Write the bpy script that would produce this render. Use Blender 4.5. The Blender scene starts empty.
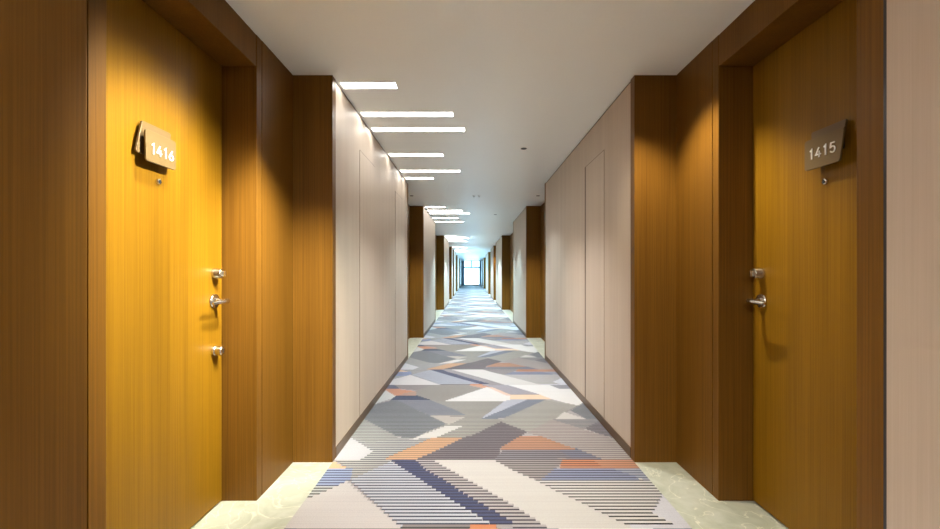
import bpy, bmesh, math, random
from mathutils import Vector, Matrix

random.seed(7)
scene = bpy.context.scene
COL = scene.collection
PI = math.pi

# ------------------------------------------------------------------ measures
F = 430.0            # focal length in pixels of a 940 px wide frame
H = 2.40             # ceiling height
EYE = 1.1706
XL, XAL, XDL = -0.858, -1.100, -1.275      # left bay wall, left alcove wall, left door plane
XR, XAR, XDR = 1.020, 1.277, 1.449         # the same on the right
XNR = 1.167                                # near right wall beside door 1415
YEND, YBACK = 41.3, -3.2
BASE_H = 0.065


def lin(c):
    c = c / 255.0
    return c / 12.92 if c <= 0.04045 else ((c + 0.055) / 1.055) ** 2.4


def rgb(r, g, b, k=1.0):
    return (lin(r) * k, lin(g) * k, lin(b) * k, 1.0)


# ------------------------------------------------------------------ materials
def new_mat(name):
    m = bpy.data.materials.new(name)
    m.use_nodes = True
    nt = m.node_tree
    b = nt.nodes.get('Principled BSDF')
    return m, nt, b


def plain(name, color, rough=0.5, metal=0.0, spec=0.5):
    m, nt, b = new_mat(name)
    b.inputs['Base Color'].default_value = color
    b.inputs['Roughness'].default_value = rough
    b.inputs['Metallic'].default_value = metal
    b.inputs['Specular IOR Level'].default_value = spec
    return m


def grain(name, dark, light, rough=0.4, fine=140.0, spec=0.5, tint=0.35, bump=0.06, ripple=0.0):
    """vertical wood grain: noise stretched along Z, a second slower band of tone"""
    m, nt, b = new_mat(name)
    n = nt.nodes
    l = nt.links
    tc = n.new('ShaderNodeTexCoord')
    mp = n.new('ShaderNodeMapping')
    mp.inputs['Scale'].default_value = (fine, fine, 1.1)
    l.new(tc.outputs['Object'], mp.inputs['Vector'])
    no = n.new('ShaderNodeTexNoise')
    no.inputs['Scale'].default_value = 1.0
    no.inputs['Detail'].default_value = 5.0
    no.inputs['Roughness'].default_value = 0.65
    l.new(mp.outputs['Vector'], no.inputs['Vector'])
    mp2 = n.new('ShaderNodeMapping')
    mp2.inputs['Scale'].default_value = (9.0, 9.0, 0.35)
    l.new(tc.outputs['Object'], mp2.inputs['Vector'])
    no2 = n.new('ShaderNodeTexNoise')
    no2.inputs['Scale'].default_value = 1.0
    no2.inputs['Detail'].default_value = 2.0
    l.new(mp2.outputs['Vector'], no2.inputs['Vector'])
    mx = n.new('ShaderNodeMix')
    mx.data_type = 'FLOAT'
    mx.inputs[0].default_value = tint
    l.new(no.outputs['Fac'], mx.inputs[2])
    l.new(no2.outputs['Fac'], mx.inputs[3])
    cr = n.new('ShaderNodeValToRGB')
    cr.color_ramp.elements[0].position = 0.32
    cr.color_ramp.elements[0].color = dark
    cr.color_ramp.elements[1].position = 0.68
    cr.color_ramp.elements[1].color = light
    l.new(mx.outputs[0], cr.inputs['Fac'])
    l.new(cr.outputs['Color'], b.inputs['Base Color'])
    b.inputs['Roughness'].default_value = rough
    b.inputs['Specular IOR Level'].default_value = spec
    bp = n.new('ShaderNodeBump')
    bp.inputs['Strength'].default_value = bump
    bp.inputs['Distance'].default_value = 0.002
    l.new(no.outputs['Fac'], bp.inputs['Height'])
    l.new(bp.outputs['Normal'], b.inputs['Normal'])
    return m


M = {}
M['wood'] = grain('walnut_veneer', (0.100, 0.0430, 0.0050, 1), (0.180, 0.083, 0.0105, 1), rough=0.42, spec=0.16)
M['door_wood'] = grain('door_veneer', (0.150, 0.071, 0.0035, 1), (0.250, 0.126, 0.0070, 1), rough=0.40, spec=0.16)
M['pale'] = grain('pale_laminate', (0.435, 0.355, 0.280, 1), (0.52, 0.432, 0.348, 1), rough=0.5, fine=120, spec=0.28, tint=0.45, bump=0.04)
M['bronze'] = plain('bronze_trim', (0.115, 0.065, 0.028, 1), 0.38, 0.35)
M['dark_gap'] = plain('shadow_gap', (0.018, 0.014, 0.012, 1), 0.8)
M['dark_metal'] = plain('dark_metal_trim', (0.05, 0.05, 0.055, 1), 0.35, 0.6)
M['groove'] = plain('panel_groove', (0.10, 0.065, 0.042, 1), 0.7)
M['steel'] = plain('satin_steel', (0.62, 0.60, 0.56, 1), 0.22, 1.0)
M['black'] = plain('black_plastic', (0.02, 0.02, 0.02, 1), 0.4)
M['lens'] = plain('peephole_lens', (0.03, 0.04, 0.05, 1), 0.05)
M['plate'] = plain('bronze_sign_plate', (0.145, 0.094, 0.034, 1), 0.55, 0.1)
M['plate_back'] = plain('dark_sign_plate', (0.135, 0.086, 0.034, 1), 0.5, 0.1)
M['white'] = plain('white_enamel', (0.86, 0.85, 0.82, 1), 0.35)
M['white_trim'] = plain('white_metal', (0.72, 0.72, 0.70, 1), 0.45)
M['win_frame'] = plain('pale_window_frame', (0.25, 0.33, 0.38, 1), 0.4, 0.2)
M['curtain'] = plain('pale_blue_curtain', (0.42, 0.58, 0.72, 1), 0.85)


def ceiling_mat():
    m, nt, b = new_mat('ceiling_paint')
    n, l = nt.nodes, nt.links
    tc = n.new('ShaderNodeTexCoord')
    no = n.new('ShaderNodeTexNoise')
    no.inputs['Scale'].default_value = 60
    l.new(tc.outputs['Object'], no.inputs['Vector'])
    cr = n.new('ShaderNodeValToRGB')
    cr.color_ramp.elements[0].color = (0.84, 0.88, 0.865, 1)
    cr.color_ramp.elements[1].color = (0.87, 0.91, 0.895, 1)
    l.new(no.outputs['Fac'], cr.inputs['Fac'])
    l.new(cr.outputs['Color'], b.inputs['Base Color'])
    b.inputs['Roughness'].default_value = 0.36
    b.inputs['Specular IOR Level'].default_value = 0.5
    return m


M['ceiling'] = ceiling_mat()


def marble_mat():
    m, nt, b = new_mat('cream_marble')
    n, l = nt.nodes, nt.links
    tc = n.new('ShaderNodeTexCoord')
    no = n.new('ShaderNodeTexNoise')
    no.inputs['Scale'].default_value = 5.5
    no.inputs['Detail'].default_value = 8
    no.inputs['Roughness'].default_value = 0.62
    no.inputs['Distortion'].default_value = 1.2
    l.new(tc.outputs['Object'], no.inputs['Vector'])
    cr = n.new('ShaderNodeValToRGB')
    e = cr.color_ramp.elements
    e[0].position = 0.30
    e[0].color = (0.30, 0.32, 0.255, 1)
    e[1].position = 0.72
    e[1].color = (0.45, 0.47, 0.42, 1)
    x = e.new(0.50)
    x.color = (0.375, 0.395, 0.33, 1)
    l.new(no.outputs['Fac'], cr.inputs['Fac'])
    # thin pale veins
    no2 = n.new('ShaderNodeTexNoise')
    no2.inputs['Scale'].default_value = 3.2
    no2.inputs['Detail'].default_value = 4
    no2.inputs['Distortion'].default_value = 2.0
    l.new(tc.outputs['Object'], no2.inputs['Vector'])
    v = n.new('ShaderNodeValToRGB')
    ve = v.color_ramp.elements
    ve[0].position = 0.485
    ve[0].color = (0, 0, 0, 1)
    ve[1].position = 0.515
    ve[1].color = (0, 0, 0, 1)
    vm = ve.new(0.5)
    vm.color = (0.5, 0.5, 0.5, 1)
    l.new(no2.outputs['Fac'], v.inputs['Fac'])
    mx = n.new('ShaderNodeMix')
    mx.data_type = 'RGBA'
    l.new(v.outputs['Color'], mx.inputs[0])
    l.new(cr.outputs['Color'], mx.inputs[6])
    mx.inputs[7].default_value = (0.78, 0.76, 0.62, 1)
    l.new(mx.outputs[2], b.inputs['Base Color'])
    b.inputs['Roughness'].default_value = 0.28
    return m


M['marble'] = marble_mat()


def carpet_mat():
    m, nt, b = new_mat('woven_carpet')
    n, l = nt.nodes, nt.links
    at = n.new('ShaderNodeAttribute')
    at.attribute_name = 'weave'
    tc = n.new('ShaderNodeTexCoord')
    mp = n.new('ShaderNodeMapping')
    mp.inputs['Scale'].default_value = (130, 320, 1)
    l.new(tc.outputs['Object'], mp.inputs['Vector'])
    no = n.new('ShaderNodeTexNoise')
    no.inputs['Scale'].default_value = 1.0
    no.inputs['Detail'].default_value = 3
    l.new(mp.outputs['Vector'], no.inputs['Vector'])
    mr = n.new('ShaderNodeMapRange')
    mr.inputs[1].default_value = 0.3
    mr.inputs[2].default_value = 0.7
    mr.inputs[3].default_value = 0.87
    mr.inputs[4].default_value = 1.06
    l.new(no.outputs['Fac'], mr.inputs[0])
    mx = n.new('ShaderNodeMix')
    mx.data_type = 'RGBA'
    mx.blend_type = 'MULTIPLY'
    mx.inputs[0].default_value = 1.0
    l.new(at.outputs['Color'], mx.inputs[6])
    l.new(mr.outputs[0], mx.inputs[7])
    l.new(mx.outputs[2], b.inputs['Base Color'])
    b.inputs['Roughness'].default_value = 0.65
    b.inputs['Specular IOR Level'].default_value = 0.25
    b.inputs['Sheen Weight'].default_value = 0.1
    b.inputs['Sheen Roughness'].default_value = 0.5
    bp = n.new('ShaderNodeBump')
    bp.inputs['Strength'].default_value = 0.35
    bp.inputs['Distance'].default_value = 0.003
    l.new(no.outputs['Fac'], bp.inputs['Height'])
    l.new(bp.outputs['Normal'], b.inputs['Normal'])
    return m


M['carpet'] = carpet_mat()


def emit(name, color, strength):
    m, nt, b = new_mat(name)
    b.inputs['Base Color'].default_value = (0.8, 0.8, 0.8, 1)
    b.inputs['Emission Color'].default_value = color
    b.inputs['Emission Strength'].default_value = strength
    return m


WARM = (1.0, 0.975, 0.92)
M['strip'] = emit('lit_diffuser', (*WARM, 1), 5.0)


def glass_mat():
    m = bpy.data.materials.new('window_glass')
    m.use_nodes = True
    nt = m.node_tree
    n, l = nt.nodes, nt.links
    n.clear()
    out = n.new('ShaderNodeOutputMaterial')
    tr = n.new('ShaderNodeBsdfTransparent')
    tr.inputs['Color'].default_value = (0.93, 0.97, 0.98, 1)
    gl = n.new('ShaderNodeBsdfGlossy')
    gl.inputs['Roughness'].default_value = 0.02
    fr = n.new('ShaderNodeFresnel')
    fr.inputs['IOR'].default_value = 1.45
    mx = n.new('ShaderNodeMixShader')
    l.new(fr.outputs[0], mx.inputs[0])
    l.new(tr.outputs[0], mx.inputs[1])
    l.new(gl.outputs[0], mx.inputs[2])
    l.new(mx.outputs[0], out.inputs[0])
    return m


M['glass'] = glass_mat()


# ------------------------------------------------------------------ mesh helpers
class MB:
    """collects boxes, prisms and lathes and links them as ONE mesh object"""

    def __init__(self):
        self.bm = bmesh.new()

    def box(self, x0, x1, y0, y1, z0, z1):
        if x0 > x1: x0, x1 = x1, x0
        if y0 > y1: y0, y1 = y1, y0
        if z0 > z1: z0, z1 = z1, z0
        v = [self.bm.verts.new(p) for p in ((x0, y0, z0), (x1, y0, z0), (x1, y1, z0), (x0, y1, z0),
                                            (x0, y0, z1), (x1, y0, z1), (x1, y1, z1), (x0, y1, z1))]
        for f in ((0, 3, 2, 1), (4, 5, 6, 7), (0, 1, 5, 4), (1, 2, 6, 5), (2, 3, 7, 6), (3, 0, 4, 7)):
            self.bm.faces.new([v[i] for i in f])
        return self

    def prism(self, pts, depth, mat):
        """outline pts (u, v) extruded 0..depth along w, placed by a 4x4 matrix"""
        a = [self.bm.verts.new(mat @ Vector((u, v, 0))) for u, v in pts]
        b = [self.bm.verts.new(mat @ Vector((u, v, depth))) for u, v in pts]
        n = len(pts)
        self.bm.faces.new(list(reversed(a)))
        self.bm.faces.new(b)
        for i in range(n):
            j = (i + 1) % n
            self.bm.faces.new((a[i], a[j], b[j], b[i]))
        return self

    def lathe(self, prof, mat, seg=32):
        """prof: list of (r, w) turned about the w axis of mat"""
        rings = []
        for r, w in prof:
            if r < 1e-6:
                rings.append([self.bm.verts.new(mat @ Vector((0, 0, w)))])
            else:
                rings.append([self.bm.verts.new(mat @ Vector((r * math.cos(2 * PI * k / seg), r * math.sin(2 * PI * k / seg), w)))
                              for k in range(seg)])
        for p, q in zip(rings, rings[1:]):
            for k in range(seg):
                j = (k + 1) % seg
                if len(p) == 1 and len(q) == 1:
                    continue
                if len(p) == 1:
                    self.bm.faces.new((p[0], q[k], q[j]))
                elif len(q) == 1:
                    self.bm.faces.new((p[k], p[j], q[0]))
                else:
                    self.bm.faces.new((p[k], p[j], q[j], q[k]))
        return self

    def tube(self, pts, radii, seg=14, squash=1.0, axis=None):
        """a round bar through pts; squash flattens it along axis"""
        rings = []
        n = len(pts)
        pts = [Vector(p) for p in pts]
        for i, p in enumerate(pts):
            d = (pts[min(i + 1, n - 1)] - pts[max(i - 1, 0)]).normalized()
            up = Vector((0, 0, 1)) if abs(d.z) < 0.9 else Vector((1, 0, 0))
            s = d.cross(up).normalized()
            u = s.cross(d).normalized()
            r = radii[i]
            rings.append([self.bm.verts.new(p + s * (r * squash * math.cos(2 * PI * k / seg)) + u * (r * math.sin(2 * PI * k / seg)))
                          for k in range(seg)])
        for a, b in zip(rings, rings[1:]):
            for k in range(seg):
                j = (k + 1) % seg
                self.bm.faces.new((a[k], a[j], b[j], b[k]))
        self.bm.faces.new(list(reversed(rings[0])))
        self.bm.faces.new(rings[-1])
        return self

    def build(self, name, mat, parent=None, bevel=0.0, smooth=False, loc=None):
        bmesh.ops.recalc_face_normals(self.bm, faces=self.bm.faces)
        if bevel:
            ed = [e for e in self.bm.edges if len(e.link_faces) == 2 and e.calc_face_angle(0) > 0.6]
            bmesh.ops.bevel(self.bm, geom=ed, offset=bevel, segments=2, profile=0.5, affect='EDGES')
        me = bpy.data.meshes.new(name)
        self.bm.to_mesh(me)
        self.bm.free()
        me.materials.append(mat)
        o = bpy.data.objects.new(name, me)
        COL.objects.link(o)
        if smooth:
            for p in me.polygons:
                p.use_smooth = True
            try:
                me.set_sharp_from_angle(angle=0.6)
            except Exception:
                pass
        if loc is not None:
            me.transform(Matrix.Translation(-Vector(loc)))
            o.location = loc
        if parent is not None:
            o.parent = parent
            if loc is None:
                o.matrix_parent_inverse = Matrix.Translation(-Vector(parent.location))
            else:
                o.location = Vector(loc) - Vector(parent.location)
        return o


def tag(o, label, cat, group=None, kind=None):
    if label: o['label'] = label
    if cat: o['category'] = cat
    if group: o['group'] = group
    if kind: o['kind'] = kind
    return o


def structure(o):
    o['kind'] = 'structure'
    return o


def empty(name, loc):
    e = bpy.data.objects.new(name, None)
    e.location = loc
    e.empty_display_size = 0.05
    COL.objects.link(e)
    return e


def frame_on(side, x, y, z):
    """local u along the reading direction, v up, w out of the wall into the corridor"""
    if side < 0:
        cols = (Vector((0, 1, 0)), Vector((0, 0, 1)), Vector((1, 0, 0)))
    else:
        cols = (Vector((0, -1, 0)), Vector((0, 0, 1)), Vector((-1, 0, 0)))
    m = Matrix.Identity(4)
    for i, c in enumerate(cols):
        for r in range(3):
            m[r][i] = c[r]
    m.translation = (x, y, z)
    return m


# ------------------------------------------------------------------ the shell
LB = [(2.666, 5.915), (7.825, 10.54), (13.92, 17.4), (19.6, 20.97), (22.35, 25.4), (28.6, 32.5), (35.0, YEND)]
RB = [(2.666, 5.890), (7.825, 10.25), (13.87, 17.2), (18.9, 21.8), (24.5, 28.7), (33.0, 36.0), (38.2, YEND)]
D_NEAR, D_FAR, D_TOP = 1.300, 2.213, 2.236
STRIP_N, STRIP_F = 1.238, 2.268

fl = structure(MB().box(-1.9, 2.1, YBACK, YEND + 0.2, -0.12, 0.0).build('floor', M['marble']))
ce = structure(MB().box(-1.9, 2.1, YBACK, YEND + 0.2, H, H + 0.15).build('ceiling', M['ceiling']))
structure(MB().box(-1.9, 2.1, YBACK - 0.12, YBACK, 0, H).build('wall_back', M['pale']))


def side_wall(name, side, bays, xb, xa, near_y0, base_name, glazed):
    s = side
    core = MB()
    T = 0.016
    back = xa + s * 0.55
    # cores: backing behind alcoves and inside the projecting bays
    for (a, b) in bays:
        core.box(xb + s * T, back, a + T, b - T if b < YEND else b, 0, H)
    edges = [near_y0] + [v for ab in bays for v in ab]
    alc = [(edges[i], edges[i + 1]) for i in range(0, len(edges) - 1, 2)]
    for i, (a, b) in enumerate(alc):
        if (a, b) in glazed:
            continue
        if i == 0:
            core.box(xa + s * (0.25), back, a, b, 0, H)
        else:
            core.box(xa + s * T, back, a, b, 0, H)
    wall = structure(core.build(name, M['wood']))
    bb = MB()
    for (a, b) in bays:
        far = b >= YEND
        e1 = 0.065
        MB().box(xb, xb + s * T, a + e1, b - (0 if far else e1), BASE_H, H - 0.012).build('wall_panel', M['pale'], wall)
        MB().box(xb - s * 0.003, xb + s * T, a, a + e1, 0, H).build('edge_post', M['wood'], wall)
        MB().box(xb + s * T, xa + s * T, a, a + T, 0, H).build('return_panel', M['wood'], wall)
        if not far:
            MB().box(xb - s * 0.003, xb + s * T, b - e1, b, 0, H).build('edge_post', M['wood'], wall)
            MB().box(xb + s * T, xa + s * T, b - T, b, 0, H).build('return_panel', M['wood'], wall)
        MB().box(xb + s * 0.004, xb + s * T, a + e1, b - (0 if far else e1), H - 0.012, H).build('shadow_gap', M['dark_gap'], wall)
        bb.box(xb - s * 0.006, xb + s * 0.004, a + e1, b - (0 if far else e1), 0, BASE_H)
    structure(bb.build(base_name, M['bronze'], None))
    for (a, b) in alc[1:]:
        if (a, b) in glazed:
            continue
        MB().box(xa, xa + s * T, a, b, 0, H).build('alcove_panel', M['wood'], wall)
    # first alcove round the door
    MB().box(xa, xa + s * 0.25, STRIP_F + 0.004, bays[0][0], 0, H).build('alcove_panel', M['wood'], wall)
    MB().box(xa + s * 0.006, xa + s * 0.25, STRIP_F, STRIP_F + 0.004, 0, H).build('panel_groove', M['dark_gap'], wall)
    return wall


GLAZED_L = [(25.4, 28.6), (32.5, 35.0)]  # far alcoves opened up for added windows
GLAZED_R = [(21.8, 24.5), (28.7, 33.0)]
wl = side_wall('wall_left', -1, LB, XL, XAL, YBACK, 'baseboard_left', GLAZED_L)
wr = side_wall('wall_right', 1, RB, XR, XAR, YBACK, 'baseboard_right', GLAZED_R)
# near left: wood wall panel running past the camera
MB().box(-0.95, XAL - 0.25, YBACK, 1.0625, 0, H).build('near_panel', M['wood'], wl)
MB().box(XAL, XAL - 0.25, 1.0625, STRIP_N - 0.005, 0, H).build('alcove_panel', M['wood'], wl)
MB().box(XAL - 0.006, XAL - 0.25, STRIP_N - 0.005, STRIP_N, 0, H).build('panel_groove', M['dark_gap'], wl)
# near right: pale panel closed by a dark metal edge
MB().box(XNR, XAR + 0.25, YBACK, 1.2055, 0, H).build('wall_panel', M['pale'], wr)
MB().box(XNR + 0.001, XAR + 0.25, 1.2055, 1.216, 0, H).build('edge_trim', M['dark_metal'], wr)


# ------------------------------------------------------------------ doors
def spin(name, prof, side, x, y, z, mat, parent, seg=28):
    return MB().lathe(prof, frame_on(side, x, y, z), seg).build(name, mat, parent, smooth=True)


def make_door(name, side, xa, xd, near_x, strip_n, lower_lock):
    s = side
    leaf = MB().box(xd, xd + s * 0.045, D_NEAR + 0.004, D_FAR - 0.008, 0.010, D_TOP - 0.004).build(name, M['door_wood'], bevel=0.0015)
    structure(leaf)
    # frame: jambs, soffit and the face strips, header face up to the ceiling
    MB().box(xa, xd + s * 0.075, D_FAR, STRIP_F, 0, H).build('jamb', M['wood'], leaf, bevel=0.002)
    MB().box(near_x, xd + s * 0.075, strip_n, D_NEAR, 0, H).build('jamb', M['wood'], leaf, bevel=0.002)
    MB().box(xa + s * 0.002, xd + s * 0.075, D_NEAR, D_FAR, D_TOP, H).build('header', M['wood'], leaf, bevel=0.002)
    MB().box(xd + s * 0.046, xd + s * 0.075, D_NEAR, D_FAR, 0.0, D_TOP).build('door_seal', M['dark_gap'], leaf)
    # upper lock: cylinder with a ring and a turn piece
    ly = 2.137
    lk = spin('deadbolt', [(0, 0), (0.026, 0), (0.026, 0.014), (0.0235, 0.018), (0.0235, 0.040), (0.021, 0.044), (0.012, 0.045), (0.012, 0.043), (0, 0.043)], s, xd, ly, 1.170, M['steel'], leaf)
    MB().prism([(-0.004, -0.014), (0.004, -0.014), (0.004, 0.014), (-0.004, 0.014)], 0.060, frame_on(s, xd, ly, 1.170)).build('thumb_turn', M['steel'], lk, bevel=0.0015)
    # lever handle: rosette, neck, lever pointing back towards the camera
    lev = spin('lever_handle', [(0, 0), (0.035, 0), (0.036, 0.004), (0.033, 0.010), (0.022, 0.012), (0.015, 0.016), (0.013, 0.030), (0, 0.030)], s, xd, ly, 1.034, M['steel'], leaf)
    k = -s
    pts = [(xd + k * 0.02, ly, 1.034), (xd + k * 0.055, ly, 1.034), (xd + k * 0.070, ly - 0.006, 1.034), (xd + k * 0.078, ly - 0.022, 1.0345),
           (xd + k * 0.079, ly - 0.05, 1.0345), (xd + k * 0.077, ly - 0.085, 1.033), (xd + k * 0.074, ly - 0.115, 1.031), (xd + k * 0.072, ly - 0.128, 1.030)]
    MB().tube(pts, [0.0115, 0.0115, 0.0125, 0.0125, 0.0115, 0.0105, 0.0095, 0.006], 16).build('lever', M['steel'], lev, smooth=True)
    MB().lathe([(0, 0.012), (0.006, 0.012), (0.006, 0.014), (0, 0.014)], frame_on(s, xd, ly, 1.010), 12).build('screw', M['black'], lev)
    if lower_lock:
        lo = spin('lower_lock', [(0, 0), (0.026, 0), (0.026, 0.012), (0.023, 0.016), (0.023, 0.042), (0.020, 0.046), (0, 0.046)], s, xd, ly, 0.787, M['steel'], leaf)
        MB().prism([(-0.003, -0.011), (0.003, -0.011), (0.003, 0.011), (-0.003, 0.011)], 0.0475, frame_on(s, xd, ly, 0.787)).build('keyway', M['black'], lo)
    ph = spin('peephole', [(0, 0), (0.0125, 0), (0.0130, 0.004), (0.0110, 0.009), (0.0075, 0.010), (0.0070, 0.008), (0, 0.008)], s, xd, 1.752, 1.545, M['steel'], leaf, 22)
    spin('peephole_lens', [(0.0068, 0.0085), (0.004, 0.0098), (0, 0.0102)], s, xd, 1.752, 1.545, M['lens'], ph, 16)
    return leaf


door_l = make_door('door_1', -1, XAL, XDL, XAL, STRIP_N, True)
door_r = make_door('door_2', 1, XAR, XDR, XNR, 1.216, False)


# ------------------------------------------------------------------ door signs
def rounded(pts, r, seg=6):
    out = []
    n = len(pts)
    for i in range(n):
        p = Vector(pts[i]); a = Vector(pts[i - 1]); b = Vector(pts[(i + 1) % n])
        da = (a - p).normalized(); db = (b - p).normalized()
        ang = da.angle(db)
        d = r / math.tan(ang / 2)
        c = p + (da + db).normalized() * (r / math.sin(ang / 2))
        s = p + da * d; e = p + db * d
        va = s - c; vb = e - c
        a0 = math.atan2(va.y, va.x); a1 = math.atan2(vb.y, vb.x)
        dd = (a1 - a0 + PI) % (2 * PI) - PI
        for k in range(seg + 1):
            t = a0 + dd * k / seg
            out.append((c.x + r * math.cos(t), c.y + r * math.sin(t)))
    return out


def arc(cx, cy, rx, ry, a0, a1, n=18):
    return [(cx + rx * math.cos(math.radians(a0 + (a1 - a0) * t / n)), cy + ry * math.sin(math.radians(a0 + (a1 - a0) * t / n))) for t in range(n + 1)]


STROKES = {   # numerals of height 1 about their own centre
    '1': [[(-0.15, 0.30), (0.05, 0.47), (0.05, -0.5)]],
    '4': [[(0.10, 0.48), (-0.29, -0.21), (0.33, -0.21)], [(0.13, 0.12), (0.13, -0.5)]],
    '5': [[(0.25, 0.455), (-0.18, 0.455), (-0.235, 0.03)] + arc(-0.005, -0.165, 0.275, 0.29, 138, -150)],
    '6': [[(0.17, 0.49), (-0.20, -0.02)] + arc(0.0, -0.19, 0.265, 0.265, 150, 390), arc(0.0, -0.19, 0.265, 0.265, 20, 160)],
}


def numeral(ch, mat, height, stroke, depth, parent):
    mb = MB()
    for line in STROKES[ch]:
        p = [Vector((u * height, v * height)) for u, v in line]
        n = len(p)
        L, R = [], []
        for k in range(n):
            d0 = (p[k] - p[k - 1]).normalized() if k else None
            d1 = (p[k + 1] - p[k]).normalized() if k < n - 1 else None
            if d0 is None: d0 = d1
            if d1 is None: d1 = d0
            t = (d0 + d1).normalized()
            nm = Vector((-t.y, t.x))
            w = stroke / 2 / max(0.35, nm.dot(Vector((-d1.y, d1.x))))
            L.append(p[k] + nm * w)
            R.append(p[k] - nm * w)
        for k in range(n - 1):
            quad = [L[k], R[k], R[k + 1], L[k + 1]]
            mb.prism([(q.x, q.y) for q in quad], depth, mat)
    return mb.build('numeral', M['white'], parent)


def make_sign(side, xd, text, front, back, gy, gz, gpitch, label):
    s = side
    k = -s
    cy = 1.715
    root = empty('room_number_sign', (xd, cy, 1.60))
    tag(root, label, 'room sign', 'bronze room number signs')
    MB().prism(rounded([(-0.05, -0.035), (0.05, -0.035), (0.05, 0.035), (-0.05, 0.035)], 0.006), 0.012, frame_on(s, xd, cy, 1.69)).build('mount', M['black'], root)
    fb = frame_on(s, xd + k * 0.012, 0, 0)
    ff = frame_on(s, xd + k * 0.034, 0, 0)
    sg = 1 if s < 0 else -1
    MB().prism(rounded([(sg * y, z) for y, z in back], 0.008), 0.008, fb).build('back_plate', M['plate_back'], root, bevel=0.0012)
    MB().prism(rounded([(-0.04, -0.03), (0.04, -0.03), (0.04, 0.03), (-0.04, 0.03)], 0.005), 0.0140, frame_on(s, xd + k * 0.020, cy, 1.685)).build('spacer', M['black'], root)
    MB().prism(rounded([(sg * y, z) for y, z in front], 0.011), 0.007, ff).build('front_plate', M['plate'], root, bevel=0.0012)
    for i, ch in enumerate(text):
        numeral(ch, frame_on(s, xd + k * 0.0412, gy + sg * (i - 1.5) * gpitch, gz), 0.041, 0.0047, 0.003, root)


make_sign(-1, XDL, '1416', [(1.636, 1.602), (1.803, 1.602), (1.803, 1.722), (1.634, 1.722)],
          [(1.612, 1.630), (1.785, 1.630), (1.803, 1.757), (1.645, 1.757)], 1.721, 1.655, 0.0335,
          'bronze two-layer sign reading 1416 on the brightly lit left door')
make_sign(1, XDR, '1415', [(1.640, 1.600), (1.812, 1.600), (1.812, 1.724), (1.620, 1.724)],
          [(1.665, 1.640), (1.800, 1.640), (1.802, 1.760), (1.634, 1.760)], 1.722, 1.661, 0.0345,
          'bronze two-layer sign reading 1415 on the dim right door')


# ------------------------------------------------------------------ flush service panels in the pale walls
def service_door(name, side, x, y0, y1, ztop, gap):
    s = side
    leaf = structure(MB().box(x - s * 0.0024, x - s * 0.0006, y0, y1, BASE_H + 0.003, ztop).build(name, M['pale'], bevel=0.0004))
    MB().box(x - s * 0.0008, x, y0 - 0.005, y1 + gap, BASE_H, ztop + 0.005).build('groove', M['groove'], leaf)


service_door('door_3', -1, XL, 3.333, 3.843, 2.125, 0.006)
service_door('door_4', -1, XL, 4.910, 5.440, 2.106, 0.006)
service_door('door_5', 1, XR, 3.280, 3.795, 2.110, 0.036)

# ------------------------------------------------------------------ linear ceiling lights
STRIPS = [
    (2.805, -0.485, 'short linear ceiling light nearest the camera'),
    (3.313, -0.135, 'long linear ceiling light, second from the camera'),
    (3.666, -0.050, 'longest linear ceiling light of the near cluster, third from the camera'),
    (4.447, -0.283, 'mid-length linear ceiling light, fourth from the camera'),
    (5.150, -0.125, 'long linear ceiling light, fifth from the camera'),
    (5.534, -0.480, 'short linear ceiling light ending the near cluster'),
    (7.950, -0.470, 'short linear ceiling light first in the second cluster'),
    (8.380, -0.155, 'long linear ceiling light second in the second cluster'),
    (8.770, -0.020, 'longest linear ceiling light of the second cluster'),
    (9.530, -0.280, 'mid-length linear ceiling light fourth in the second cluster'),
    (10.19, -0.165, 'long linear ceiling light ending the second cluster'),
    (14.06, -0.470, 'short linear ceiling light first in the third cluster'),
    (14.55, -0.150, 'long linear ceiling light second in the third cluster'),
    (14.95, -0.050, 'longest linear ceiling light of the third cluster'),
    (15.75, -0.280, 'mid-length linear ceiling light fourth in the third cluster'),
    (16.45, -0.130, 'long linear ceiling light ending the third cluster'),
    (19.80, -0.300, 'linear ceiling light first beyond the third cluster'),
    (20.50, -0.150, 'linear ceiling light second beyond the third cluster'),
    (22.60, -0.300, 'small distant linear ceiling light near the end window, third beyond the third cluster'),
    (23.40, -0.130, 'small distant linear ceiling light near the end window, fourth beyond the third cluster'),
    (24.60, -0.280, 'small distant linear ceiling light farthest down the corridor'),
]
for (y, xe, lab) in STRIPS:
    x0 = XL + 0.025
    w = 0.044
    root = empty('linear_ceiling_light', ((x0 + xe) / 2, y, H))
    tag(root, lab, 'ceiling light', 'linear lights recessed in the ceiling')
    fr = MB()
    z0, z1 = H - 0.004, H
    fr.box(x0, xe + 0.004, y - w - 0.004, y - w, z0, z1)
    fr.box(x0, xe + 0.004, y + w, y + w + 0.004, z0, z1)
    fr.box(xe, xe + 0.004, y - w, y + w, z0, z1)
    fr.build('frame', M['white_trim'], root)
    MB().box(x0, xe, y - w, y + w, H - 0.003, H).build('diffuser', M['strip'], root)


# ------------------------------------------------------------------ small ceiling fittings
def downlight(x, y, label, r=0.030):
    root = empty('downlight', (x, y, H))
    tag(root, label, 'downlight', 'small round downlights')
    m = Matrix.Translation((x, y, H)) @ Matrix.Rotation(PI, 4, 'X')
    MB().lathe([(r, 0), (r, 0.003), (r * 0.82, 0.004), (r * 0.78, 0.001), (r * 0.78, 0.0)], m, 28).build('trim_ring', M['dark_metal'], root, smooth=True)
    MB().lathe([(r * 0.78, 0.0005), (r * 0.4, 0.001), (0, 0.001)], m, 24).build('lamp', M['black'], root)
    return root


downlight(0.525, 4.23, 'small round downlight over the carpet beside the near linear lights')
downlight(0.520, 8.96, 'small round downlight over the carpet beside the second cluster of linear lights')
downlight(-0.930, 6.80, 'small round downlight in the second alcove on the left')
downlight(1.070, 6.80, 'small round downlight in the second alcove on the right')


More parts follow.
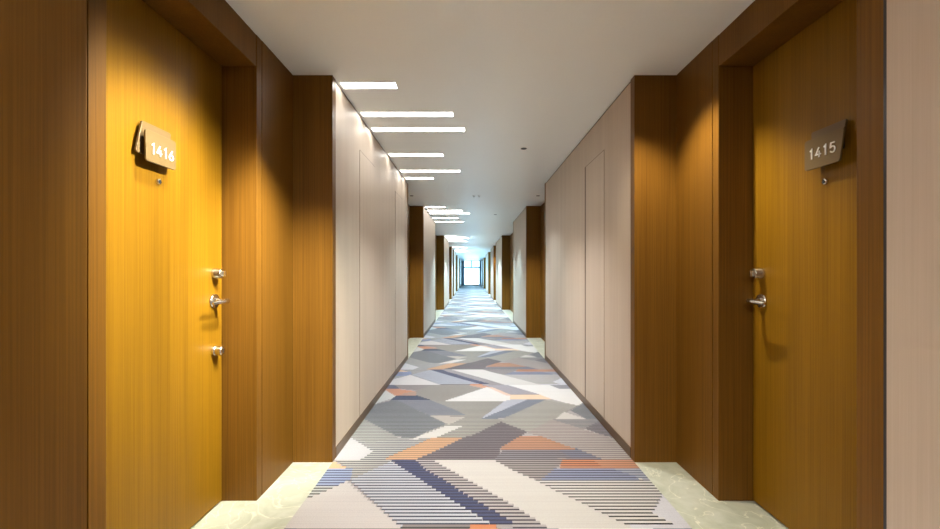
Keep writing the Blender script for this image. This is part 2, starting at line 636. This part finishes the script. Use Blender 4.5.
def sprinkler(x, y, label):
    root = empty('fire_sprinkler', (x, y, H))
    tag(root, label, 'sprinkler', 'pair of ceiling sprinklers')
    m = Matrix.Translation((x, y, H)) @ Matrix.Rotation(PI, 4, 'X') @ Matrix.Diagonal((0.8, 0.8, 0.55, 1))
    MB().lathe([(0.034, 0), (0.034, 0.004), (0.026, 0.008), (0.009, 0.010), (0.009, 0.03), (0, 0.03)], m, 20).build('escutcheon', M['white_trim'], root, smooth=True)
    MB().lathe([(0, 0.030), (0.022, 0.030), (0.022, 0.033), (0, 0.034)], m, 16).build('deflector', M['steel'], root)


sprinkler(0.055, 6.80, 'left one of two small sprinklers on the ceiling between the alcoves')
sprinkler(0.135, 6.80, 'right one of two small sprinklers on the ceiling between the alcoves')

# ------------------------------------------------------------------ end window
ew = MB()
ew.box(-1.9, -0.82, YEND, YEND + 0.2, 0, H)
ew.box(0.98, 2.1, YEND, YEND + 0.2, 0, H)
ew.box(-0.82, 0.98, YEND, YEND + 0.2, 0, 0.06)
structure(ew.build('wall_end', M['pale']))
wf = MB()
yw0, yw1 = YEND + 0.06, YEND + 0.12
for x0, x1 in ((-0.82, -0.76), (0.92, 0.98)):
    wf.box(x0, x1, yw0, yw1, 0.06, H)
wf.box(-0.76, 0.92, yw0, yw1, 0.06, 0.13)
wf.box(-0.76, 0.92, yw0, yw1, H - 0.05, H)
wf.box(-0.76, 0.92, yw0, yw1, 1.69, 1.83)
wf.box(0.04, 0.17, yw0, yw1, 1.83, H - 0.05)
win = structure(wf.build('window_1', M['win_frame']))
MB().box(-0.76, 0.92, YEND + 0.085, YEND + 0.091, 0.13, 1.69).build('glass_pane', M['glass'], win)
MB().box(-0.76, 0.04, YEND + 0.085, YEND + 0.091, 1.83, H - 0.05).build('glass_pane', M['glass'], win)
MB().box(0.17, 0.92, YEND + 0.085, YEND + 0.091, 1.83, H - 0.05).build('glass_pane', M['glass'], win)


def added_side_window(name, side, xa, y0, y1):  # window added to a far alcove to bring bluish daylight in
    s = side
    x0, x1 = xa + s * 0.03, xa + s * 0.08
    f = MB()
    f.box(x0, x1, y0, y1, 0, 0.12)
    f.box(x0, x1, y0, y1, H - 0.08, H)
    for y in (y0, (y0 + y1) / 2 - 0.03, y1 - 0.06):
        f.box(x0, x1, y, y + 0.06, 0.12, H - 0.08)
    w = structure(f.build(name, M['win_frame']))
    MB().box(x0 + s * 0.02, x0 + s * 0.026, y0 + 0.06, (y0 + y1) / 2 - 0.03, 0.12, H - 0.08).build('glass_pane', M['glass'], w)
    MB().box(x0 + s * 0.02, x0 + s * 0.026, (y0 + y1) / 2 + 0.03, y1 - 0.06, 0.12, H - 0.08).build('glass_pane', M['glass'], w)


k = 2
for sd, xa, lst in ((-1, XAL, GLAZED_L), (1, XAR, GLAZED_R)):
    for (a, b) in lst:
        added_side_window('window_%d' % k, sd, xa, a, b)  # added for daylight, unlike the end window
        k += 1


def curtain(x0, x1, label):
    mb = MB()
    n = 40
    yc = YEND - 0.08
    pts = []
    for i in range(n + 1):
        t = i / n
        pts.append((x0 + (x1 - x0) * t, yc + 0.025 * math.sin(t * PI * 10)))
    back = [(x, y + 0.006) for x, y in reversed(pts)]
    m = Matrix.Translation((0, 0, 0.02))
    mb.prism(pts + back, H - 0.05, m)
    o = mb.build('curtain', M['curtain'], smooth=False, loc=((x0 + x1) / 2, yc, 0.02))
    tag(o, label, 'curtain', 'curtains at the end window')


curtain(-0.85, -0.57, 'pale blue curtain hanging left of the bright end window')
curtain(0.84, 1.01, 'pale blue curtain hanging right of the bright end window')

# ------------------------------------------------------------------ carpet
ROWS = 420
PERIOD = 2.53
RH = PERIOD / ROWS
Y0P = 1.965


def gp(px, py):
    s = (py - 273.5) / EYE
    return ((px - 470.4) / s, F / s)


# (outline in floor points, first weave colour, second weave colour or None when plain)
C = lambda r, g, b: (r, g, b)
POLY = []


def P(pts, dark, light=None):
    if light is not None:
        dark = tuple(v * 0.72 for v in dark)
    POLY.append(([gp(*p) for p in pts], dark, light))


# --- far half of the repeat
P([(384, 384), (440, 384), (470, 384), (478, 386), (445, 402), (431, 401), (416, 396), (416, 391), (400, 389)], C(160, 150, 152), C(172, 164, 162))
P([(416, 391.5), (440, 383.5), (452, 381), (480, 384), (488, 387.5), (445, 402), (431, 401), (416, 396)], C(150, 144, 138), C(180, 174, 166))
P([(386.5, 391), (397.4, 397.4), (378.7, 403.2), (360, 412)], C(206, 206, 202))
P([(384, 384.5), (392.6, 384.5), (400, 389.6), (384, 389.6)], C(105, 110, 132))
P([(384, 389.8), (399.6, 389.6), (416, 392), (416, 396.3), (395, 396.3)], C(206, 152, 124))
P([(405, 393.5), (416, 392), (416, 396.3), (398, 396.3)], C(184, 154, 138))
P([(396, 396.3), (417, 396.3), (431, 400.8), (390, 400.8)], C(72, 84, 112))
P([(380, 403.5), (392, 400.8), (402, 400.8), (418, 411), (428, 415.5), (446.4, 425), (427, 432.6), (415, 438.3), (394, 437.5), (364, 420), (355, 412)], C(92, 98, 110), C(150, 152, 156))
P([(397, 400.8), (431, 400.8), (456, 411), (467, 416), (430, 416.2), (418, 411)], C(112, 118, 136), C(158, 159, 168))
P([(443.5, 402), (505, 402), (482, 419.5), (512, 420), (498, 424), (473, 436), (464, 438.4), (430, 440), (427, 433), (446.4, 425), (430, 416.5), (467, 416.5), (456, 411), (431, 401)], C(150, 147, 143), C(182, 179, 172))
P([(468, 383.5), (490, 387), (484, 389), (470, 386)], C(212, 160, 132))
P([(487.4, 387.4), (511.5, 396), (512, 399.9), (504, 402), (443.5, 402)], C(232, 229, 226))
P([(478, 384), (506, 384.5), (540, 395), (512, 395.6), (497, 389.5), (488, 387)], C(172, 166, 182), C(196, 192, 198))
P([(492, 387.6), (512, 395.8), (506, 396), (488, 388.2)], C(236, 205, 186))
P([(510, 395.4), (543, 395.2), (554, 399.4), (551, 400.3), (510, 400)], C(242, 212, 184))
P([(504, 402), (512, 399.9), (528, 400.3), (484, 418.5), (481, 419)], C(190, 192, 202))
P([(527, 400.3), (546, 400.3), (504, 419), (481, 419.6)], C(104, 114, 136), C(150, 156, 170))
P([(546, 400.3), (578, 406), (566, 413), (555, 420), (551, 421), (528, 433.2), (510, 426.4), (498, 423.5), (504, 418.9)], C(168, 165, 158), C(190, 187, 180))
P([(503, 384), (546, 384), (559, 389.3), (580, 390), (600, 404), (577, 405.8), (566, 403.6), (553, 400.2), (539, 394.8)], C(234, 231, 228))
P([(546, 384), (600, 384), (600, 389), (559, 389.3)], C(150, 150, 160), C(182, 180, 186))
P([(583, 403.5), (570, 411), (586, 419.3), (620, 420), (600, 404)], C(122, 127, 136), C(150, 152, 156))
P([(551, 420.5), (586, 419.4), (620, 420), (585, 430), (570, 427)], C(140, 138, 142), C(168, 165, 166))
P([(564, 412.6), (586, 419.7), (555, 419.9)], C(212, 206, 200))
P([(585, 429.3), (598, 423), (620, 424), (625, 441), (604, 436.5)], C(108, 102, 116), C(140, 134, 140))
P([(552, 420.2), (585, 430.5), (612, 438.5), (650, 452), (650, 460.6), (600, 460.6), (568, 447.7), (542, 437.5), (528, 433)], C(174, 162, 160), C(190, 180, 176))
# --- middle
P([(430.8, 416.5), (467, 416.8), (449, 425.2)], C(192, 184, 176))
P([(447, 426), (464.5, 426), (437, 437.9), (432, 440.4), (411, 440.4), (430, 432.4)], C(218, 213, 208))
P([(350, 437), (364, 420), (394, 437.5), (413, 439.9), (434, 437.9), (387, 459), (384, 461.5), (336, 461.5), (361, 459.5), (373.5, 452)], C(118, 122, 134), C(194, 192, 190))
P([(364, 420), (350, 437), (368, 444), (400, 439)], C(160, 160, 158), C(186, 185, 182))
P([(320, 450), (350.5, 437.8), (373.5, 452), (360.7, 460), (310, 460)], C(208, 205, 208))
P([(501, 422.4), (527, 432.6), (520, 437.5), (500, 449), (500, 461), (412, 461), (434, 452.6), (464.5, 438), (473, 436)], C(84, 78, 92), C(136, 126, 132))
P([(434, 437.8), (465, 437.8), (434, 452.6), (415, 461), (384, 461), (387, 458.6)], C(228, 184, 146), C(222, 178, 142))
P([(503, 450.8), (576, 449.5), (603, 461), (494, 461)], C(82, 82, 100), C(152, 147, 154))
P([(558, 450.8), (577, 449.5), (602, 460), (570, 458)], C(92, 98, 128), C(140, 142, 158))
P([(500, 448.8), (520, 437.4), (542, 437.6), (568, 447.4), (576, 450.2), (501, 451)], C(186, 134, 108), C(206, 158, 130))
# --- near half
P([(331, 461.2), (346.5, 469), (352, 470.5), (320, 470.5), (320, 461.2)], C(232, 192, 152))
P([(336, 461.2), (386, 461.2), (392, 462.2), (372, 471), (350, 482), (352, 472), (346.5, 469)], C(96, 98, 112), C(196, 192, 188))
P([(310, 470.3), (352.5, 470.3), (350, 482), (346.5, 483), (330, 491), (300, 503.5), (280, 503.5)], C(62, 80, 140), C(172, 184, 214))
P([(315, 487), (338, 487), (330, 491), (300, 503.5), (280, 503.5)], C(66, 58, 62), C(204, 206, 204))
P([(346.5, 482), (398, 525), (405, 534), (250, 534), (298, 503.5), (330, 490)], C(216, 210, 208))
P([(391, 462.6), (400, 467.6), (434, 490), (459, 506), (489.5, 524.5), (496, 528.5), (402, 528.5), (350, 481.6), (372, 471)], C(72, 82, 124), C(208, 210, 218))
P([(402, 526.5), (496, 526.5), (500, 534), (404, 534)], C(92, 84, 92), C(160, 152, 150))
P([(414, 461.5), (434, 461.2), (463.7, 478), (488, 491.4), (524.5, 513), (552, 529), (556, 534), (516, 534), (510.5, 523), (478, 503), (442, 480)], C(92, 82, 106), C(194, 187, 186))
P([(391, 461.2), (415, 461.2), (425, 470), (442, 480), (460, 492), (478, 503), (498, 515), (514, 525), (491, 525), (459, 506), (434, 490), (400, 467.6)], C(72, 80, 122), C(84, 90, 130))
P([(470, 525.8), (494, 525.8), (504, 534), (470, 534)], C(220, 148, 104))
P([(494, 461.2), (567, 459.5), (561, 465), (555, 469.5), (541, 482.5), (523, 475.5), (515, 472)], C(100, 90, 94), C(176, 168, 166))
P([(434, 461.2), (495, 461.2), (515, 472), (539.6, 483), (556, 491.4), (576, 500.5), (609.6, 517.3), (625, 524.3), (642, 534), (556, 534), (524.5, 513), (488, 491.4), (463.7, 478)], C(219, 214, 209))
P([(539, 482.5), (556, 480), (640, 478), (680, 478), (690, 492), (661.6, 497), (652, 514), (660, 517.5), (676, 525), (650, 528), (625, 524.6), (609.6, 517.3), (576, 500.5), (556, 491.4)], C(62, 58, 64), C(226, 221, 217))
P([(555, 469.4), (613, 469.4), (640, 479.6), (636, 482.5), (539, 482.5)], C(44, 56, 108), C(160, 166, 190))
P([(609, 467.5), (680, 467.5), (690, 484), (655, 484), (640, 479.6), (613, 469.6)], C(134, 142, 166), C(182, 184, 196))
P([(566, 460.2), (660, 460.2), (670, 468.6), (560, 468.6)], C(214, 156, 124), C(210, 156, 126))
P([(563, 460.4), (592, 460.4), (604, 468.2), (560, 468.2)], C(140, 84, 70), C(216, 150, 112))
P([(662, 496.5), (700, 496), (760, 534), (642, 534), (626, 525), (676, 525.5), (652, 514)], C(220, 218, 224))

BASEC = C(180, 174, 174)
CL, CR = XL + 0.008, XR - 0.008      # the carpet ends at the baseboards


def row_spans(y, r):
    jit = random.Random(r // 5)      # the weave steps a little from stripe to stripe
    xs = {CL, CR}
    hits = []
    for pts, d, lt in POLY:
        cr = []
        n = len(pts)
        for i in range(n):
            (x1, y1), (x2, y2) = pts[i], pts[(i + 1) % n]
            if (y1 <= y) != (y2 <= y):
                cr.append(x1 + (y - y1) / (y2 - y1) * (x2 - x1) + jit.uniform(-0.003, 0.003))
        cr.sort()
        iv = [(cr[i], cr[i + 1]) for i in range(0, len(cr) - 1, 2)]
        if iv:
            hits.append((iv, d, lt))
            for a, b in iv:
                for v in (a, b):
                    if CL < v < CR:
                        xs.add(v)
    xs = sorted(xs)
    out = []
    for a, b in zip(xs, xs[1:]):
        if b - a < 1e-4:
            continue
        m = (a + b) / 2
        d, lt = BASEC, None
        for iv, dd, ll in hits:
            if any(p <= m <= q for p, q in iv):
                d, lt = dd, ll
        c = d if (lt is None or r % 5 < 2) else lt
        avg = d if lt is None else tuple((2 * d[i] + 3 * lt[i]) / 5 for i in range(3))
        if out and out[-1][2] == c and out[-1][3] == avg:
            out[-1] = (out[-1][0], b, c, avg)
        else:
            out.append((a, b, c, avg))
    return out


def make_carpet():
    rows = [row_spans(Y0P + ((r // 5) * 5 + 2.5) * RH, r) for r in range(ROWS)]
    verts, faces, cols = [], [], []
    ZC = 0.006
    rng = random.Random(3)

    def quad(a, b, y0, y1, c, k):
        i = len(verts)
        verts.extend(((a, y0, ZC), (b, y0, ZC), (b, y1, ZC), (a, y1, ZC)))
        faces.append((i, i + 1, i + 2, i + 3))
        cols.append((lin(c[0]) ** 1.17 * k * 0.96, lin(c[1]) ** 1.17 * k, lin(c[2]) ** 1.17 * k * 1.05, 1.0))

    K = 0.57
    # fine rows near the camera, five rows taken together far away and behind
    start = -1
    while Y0P + start * PERIOD > YBACK:
        start -= 1
    rep = start
    while True:
        yb = Y0P + rep * PERIOD
        if yb >= YEND:
            break
        fine = 0 <= rep < 6
        if fine:
            for r in range(ROWS):
                kk = K * (1.0 + 0.035 * rng.uniform(-1, 1))
                for a, b, c, av in rows[r]:
                    quad(a, b, yb + r * RH, yb + (r + 1) * RH, c, kk)
        else:
            for r in range(0, ROWS, 5):
                y0, y1 = yb + r * RH, yb + (r + 5) * RH
                if y1 <= YBACK or y0 >= YEND:
                    continue
                y0, y1 = max(y0, YBACK), min(y1, YEND)
                for a, b, c, av in rows[r + 2]:
                    quad(a, b, y0, y1, av, K)
        rep += 1
    # edges of the carpet down to the marble
    for x in (CL, CR):
        i = len(verts)
        verts.extend(((x, YBACK, 0), (x, YEND, 0), (x, YEND, ZC), (x, YBACK, ZC)))
        faces.append((i, i + 1, i + 2, i + 3) if x > 0 else (i + 3, i + 2, i + 1, i))
        cols.append((0.10, 0.10, 0.11, 1))
    me = bpy.data.meshes.new('carpet')
    me.from_pydata(verts, [], faces)
    at = me.color_attributes.new('weave', 'FLOAT_COLOR', 'CORNER')
    flat = []
    for c in cols:
        flat.extend(c * 4)
    at.data.foreach_set('color', flat)
    me.materials.append(M['carpet'])
    o = bpy.data.objects.new('carpet', me)
    COL.objects.link(o)
    tag(o, 'long woven corridor carpet with striped grey, navy, white and orange geometric shapes', 'carpet')
    return o


make_carpet()

# ------------------------------------------------------------------ light
def spot(name, x, y, z, power, size_deg, blend, color, radius=0.025, tx=None, ty=None):
    d = bpy.data.lights.new(name, 'SPOT')
    d.energy = power
    d.spot_size = math.radians(size_deg)
    d.spot_blend = blend
    d.color = color
    d.shadow_soft_size = radius
    o = bpy.data.objects.new(name, d)
    o.location = (x, y, z)
    if tx is not None:
        v = Vector((tx - x, ty - y, -z))
        o.rotation_euler = v.to_track_quat('-Z', 'Y').to_euler()
    COL.objects.link(o)
    return o


GOLD = (1.0, 0.88, 0.66)
DOORL = (1.0, 0.94, 0.74)
spot('downlight_and_fill', -0.86, 1.72, H - 0.01, 31, 92, 0.5, DOORL, 0.02, -0.86, 1.73)
spot('downlight_and_fill', -0.75, 1.72, H - 0.01, 8, 58, 1.0, DOORL, 0.02, -1.22, 1.82)  # extra narrow lobe added to lift the lower left door
spot('downlight_and_fill', 0.20, 1.70, H - 0.01, 225, 56, 1.0, DOORL, 0.03, -2.75, 1.74)  # added fill from across the corridor, evens out the left door
spot('downlight_and_fill', -0.35, 1.70, H - 0.01, 190, 46, 1.0, DOORL, 0.03, -1.60, 2.90)  # added fill for the left alcove wall and return panel, no fixture
spot('downlight_and_fill', 0.55, 2.5, H - 0.01, 50, 52, 1.0, (0.86, 1.0, 0.96), 0.05, -1.30, 3.35)  # cool fill added to brighten the near end of the left bay wall
spot('downlight_and_fill', 0.93, 2.27, H - 0.01, 38, 100, 0.6, (1.0, 0.88, 0.62))
for yy, p in ((6.86, 26), (12.2, 50), (18.4, 45), (23.2, 45)):
    spot('downlight_and_fill', -0.93, yy, H - 0.01, p, 100, 0.5, GOLD)
    spot('downlight_and_fill', 1.07, yy, H - 0.01, p, 100, 0.5, GOLD)
WARMW = (1.0, 0.94, 0.86)
spot('downlight_and_fill', 0.525, 4.23, H - 0.01, 20, 66, 0.6, WARMW)
spot('downlight_and_fill', 0.45, 8.96, H - 0.01, 65, 84, 0.7, (0.55, 0.83, 1.0))
for yy in (5.3, 6.9, 10.6, 12.6, 15.0, 17.6, 20.2, 23.0, 26.5, 30.5):  # added fill along the corridor, no fixtures at these spots
    spot('downlight_and_fill', 0.1, yy, H - 0.01, (36 if yy < 6 else 80 if yy < 8 else 135 if yy < 14 else 210), 115, 0.6, (0.84, 0.95, 1.0) if yy < 8 else (0.58, 0.85, 1.0))
spot('downlight_and_fill', 0.15, 1.9, H - 0.01, 24, 70, 0.8, (1.0, 0.97, 0.95))  # added to light the near carpet and bounce onto the ceiling
spot('downlight_and_fill', 0.10, 0.2, H - 0.01, 110, 80, 0.8, (1.0, 0.97, 0.95))  # unseen fill added above the camera
spot('downlight_and_fill', 0.10, 3.6, H - 0.01, 54, 100, 0.8, (1.0, 0.97, 0.95))  # fill added over the near bay, no fixture here


def area(name, x, y, z, sx, sy, power, color, rot=(0, 0, 0)):
    d = bpy.data.lights.new(name, 'AREA')
    d.shape = 'RECTANGLE'
    d.size = sx
    d.size_y = sy
    d.energy = power
    d.color = color
    o = bpy.data.objects.new(name, d)
    o.location = (x, y, z)
    o.rotation_euler = rot
    COL.objects.link(o)
    return o


# unseen linear lights added behind the camera as fill
for (y, w) in ((-0.5, 0.7), (-1.0, 0.8), (-1.4, 0.6), (-2.1, 0.75), (-2.7, 0.4)):
    area('fill_light_behind', -0.5, y, H - 0.01, w, 0.09, 8, WARM)

# daylight through the end window and the added side windows
W = bpy.data.worlds.new('World')
scene.world = W
W.use_nodes = True
bg = W.node_tree.nodes.get('Background')
bg.inputs['Color'].default_value = (0.40, 0.73, 1.0, 1)
bg.inputs['Strength'].default_value = 3.4
po = area('window_portal', 0.08, YEND + 0.16, 1.23, 1.8, 2.34, 1, (1, 1, 1), (PI / 2, 0, PI))
po.data.cycles.is_portal = True
po.rotation_euler = (-PI / 2, 0, 0)

for sd, xa, lst in ((-1, XAL, GLAZED_L), (1, XAR, GLAZED_R)):
    for (a, b) in lst:
        q = area('window_portal', xa + sd * 0.12, (a + b) / 2, H / 2, H, b - a, 1, (1, 1, 1), (0, sd * PI / 2, 0))
        q.data.cycles.is_portal = True

# ------------------------------------------------------------------ camera
cd = bpy.data.cameras.new('camera')
cd.sensor_width = 36.0
cd.lens = F / 940.0 * 36.0
cd.shift_x = -0.4 / 940.0
cd.shift_y = 9.0 / 940.0
cd.clip_start = 0.02
cd.clip_end = 200
cam = bpy.data.objects.new('camera', cd)
cam.location = (0, 0, EYE)
cam.rotation_euler = (PI / 2, 0, 0)
COL.objects.link(cam)
scene.camera = cam

scene.view_settings.view_transform = 'Standard'
scene.view_settings.look = 'None'
scene.view_settings.exposure = 1.80
scene.view_settings.gamma = 1.0
scene.view_settings.use_curve_mapping = False
scene.cycles.use_denoising = True
scene.cycles.max_bounces = 12
scene.cycles.diffuse_bounces = 6
scene.cycles.sample_clamp_indirect = 6
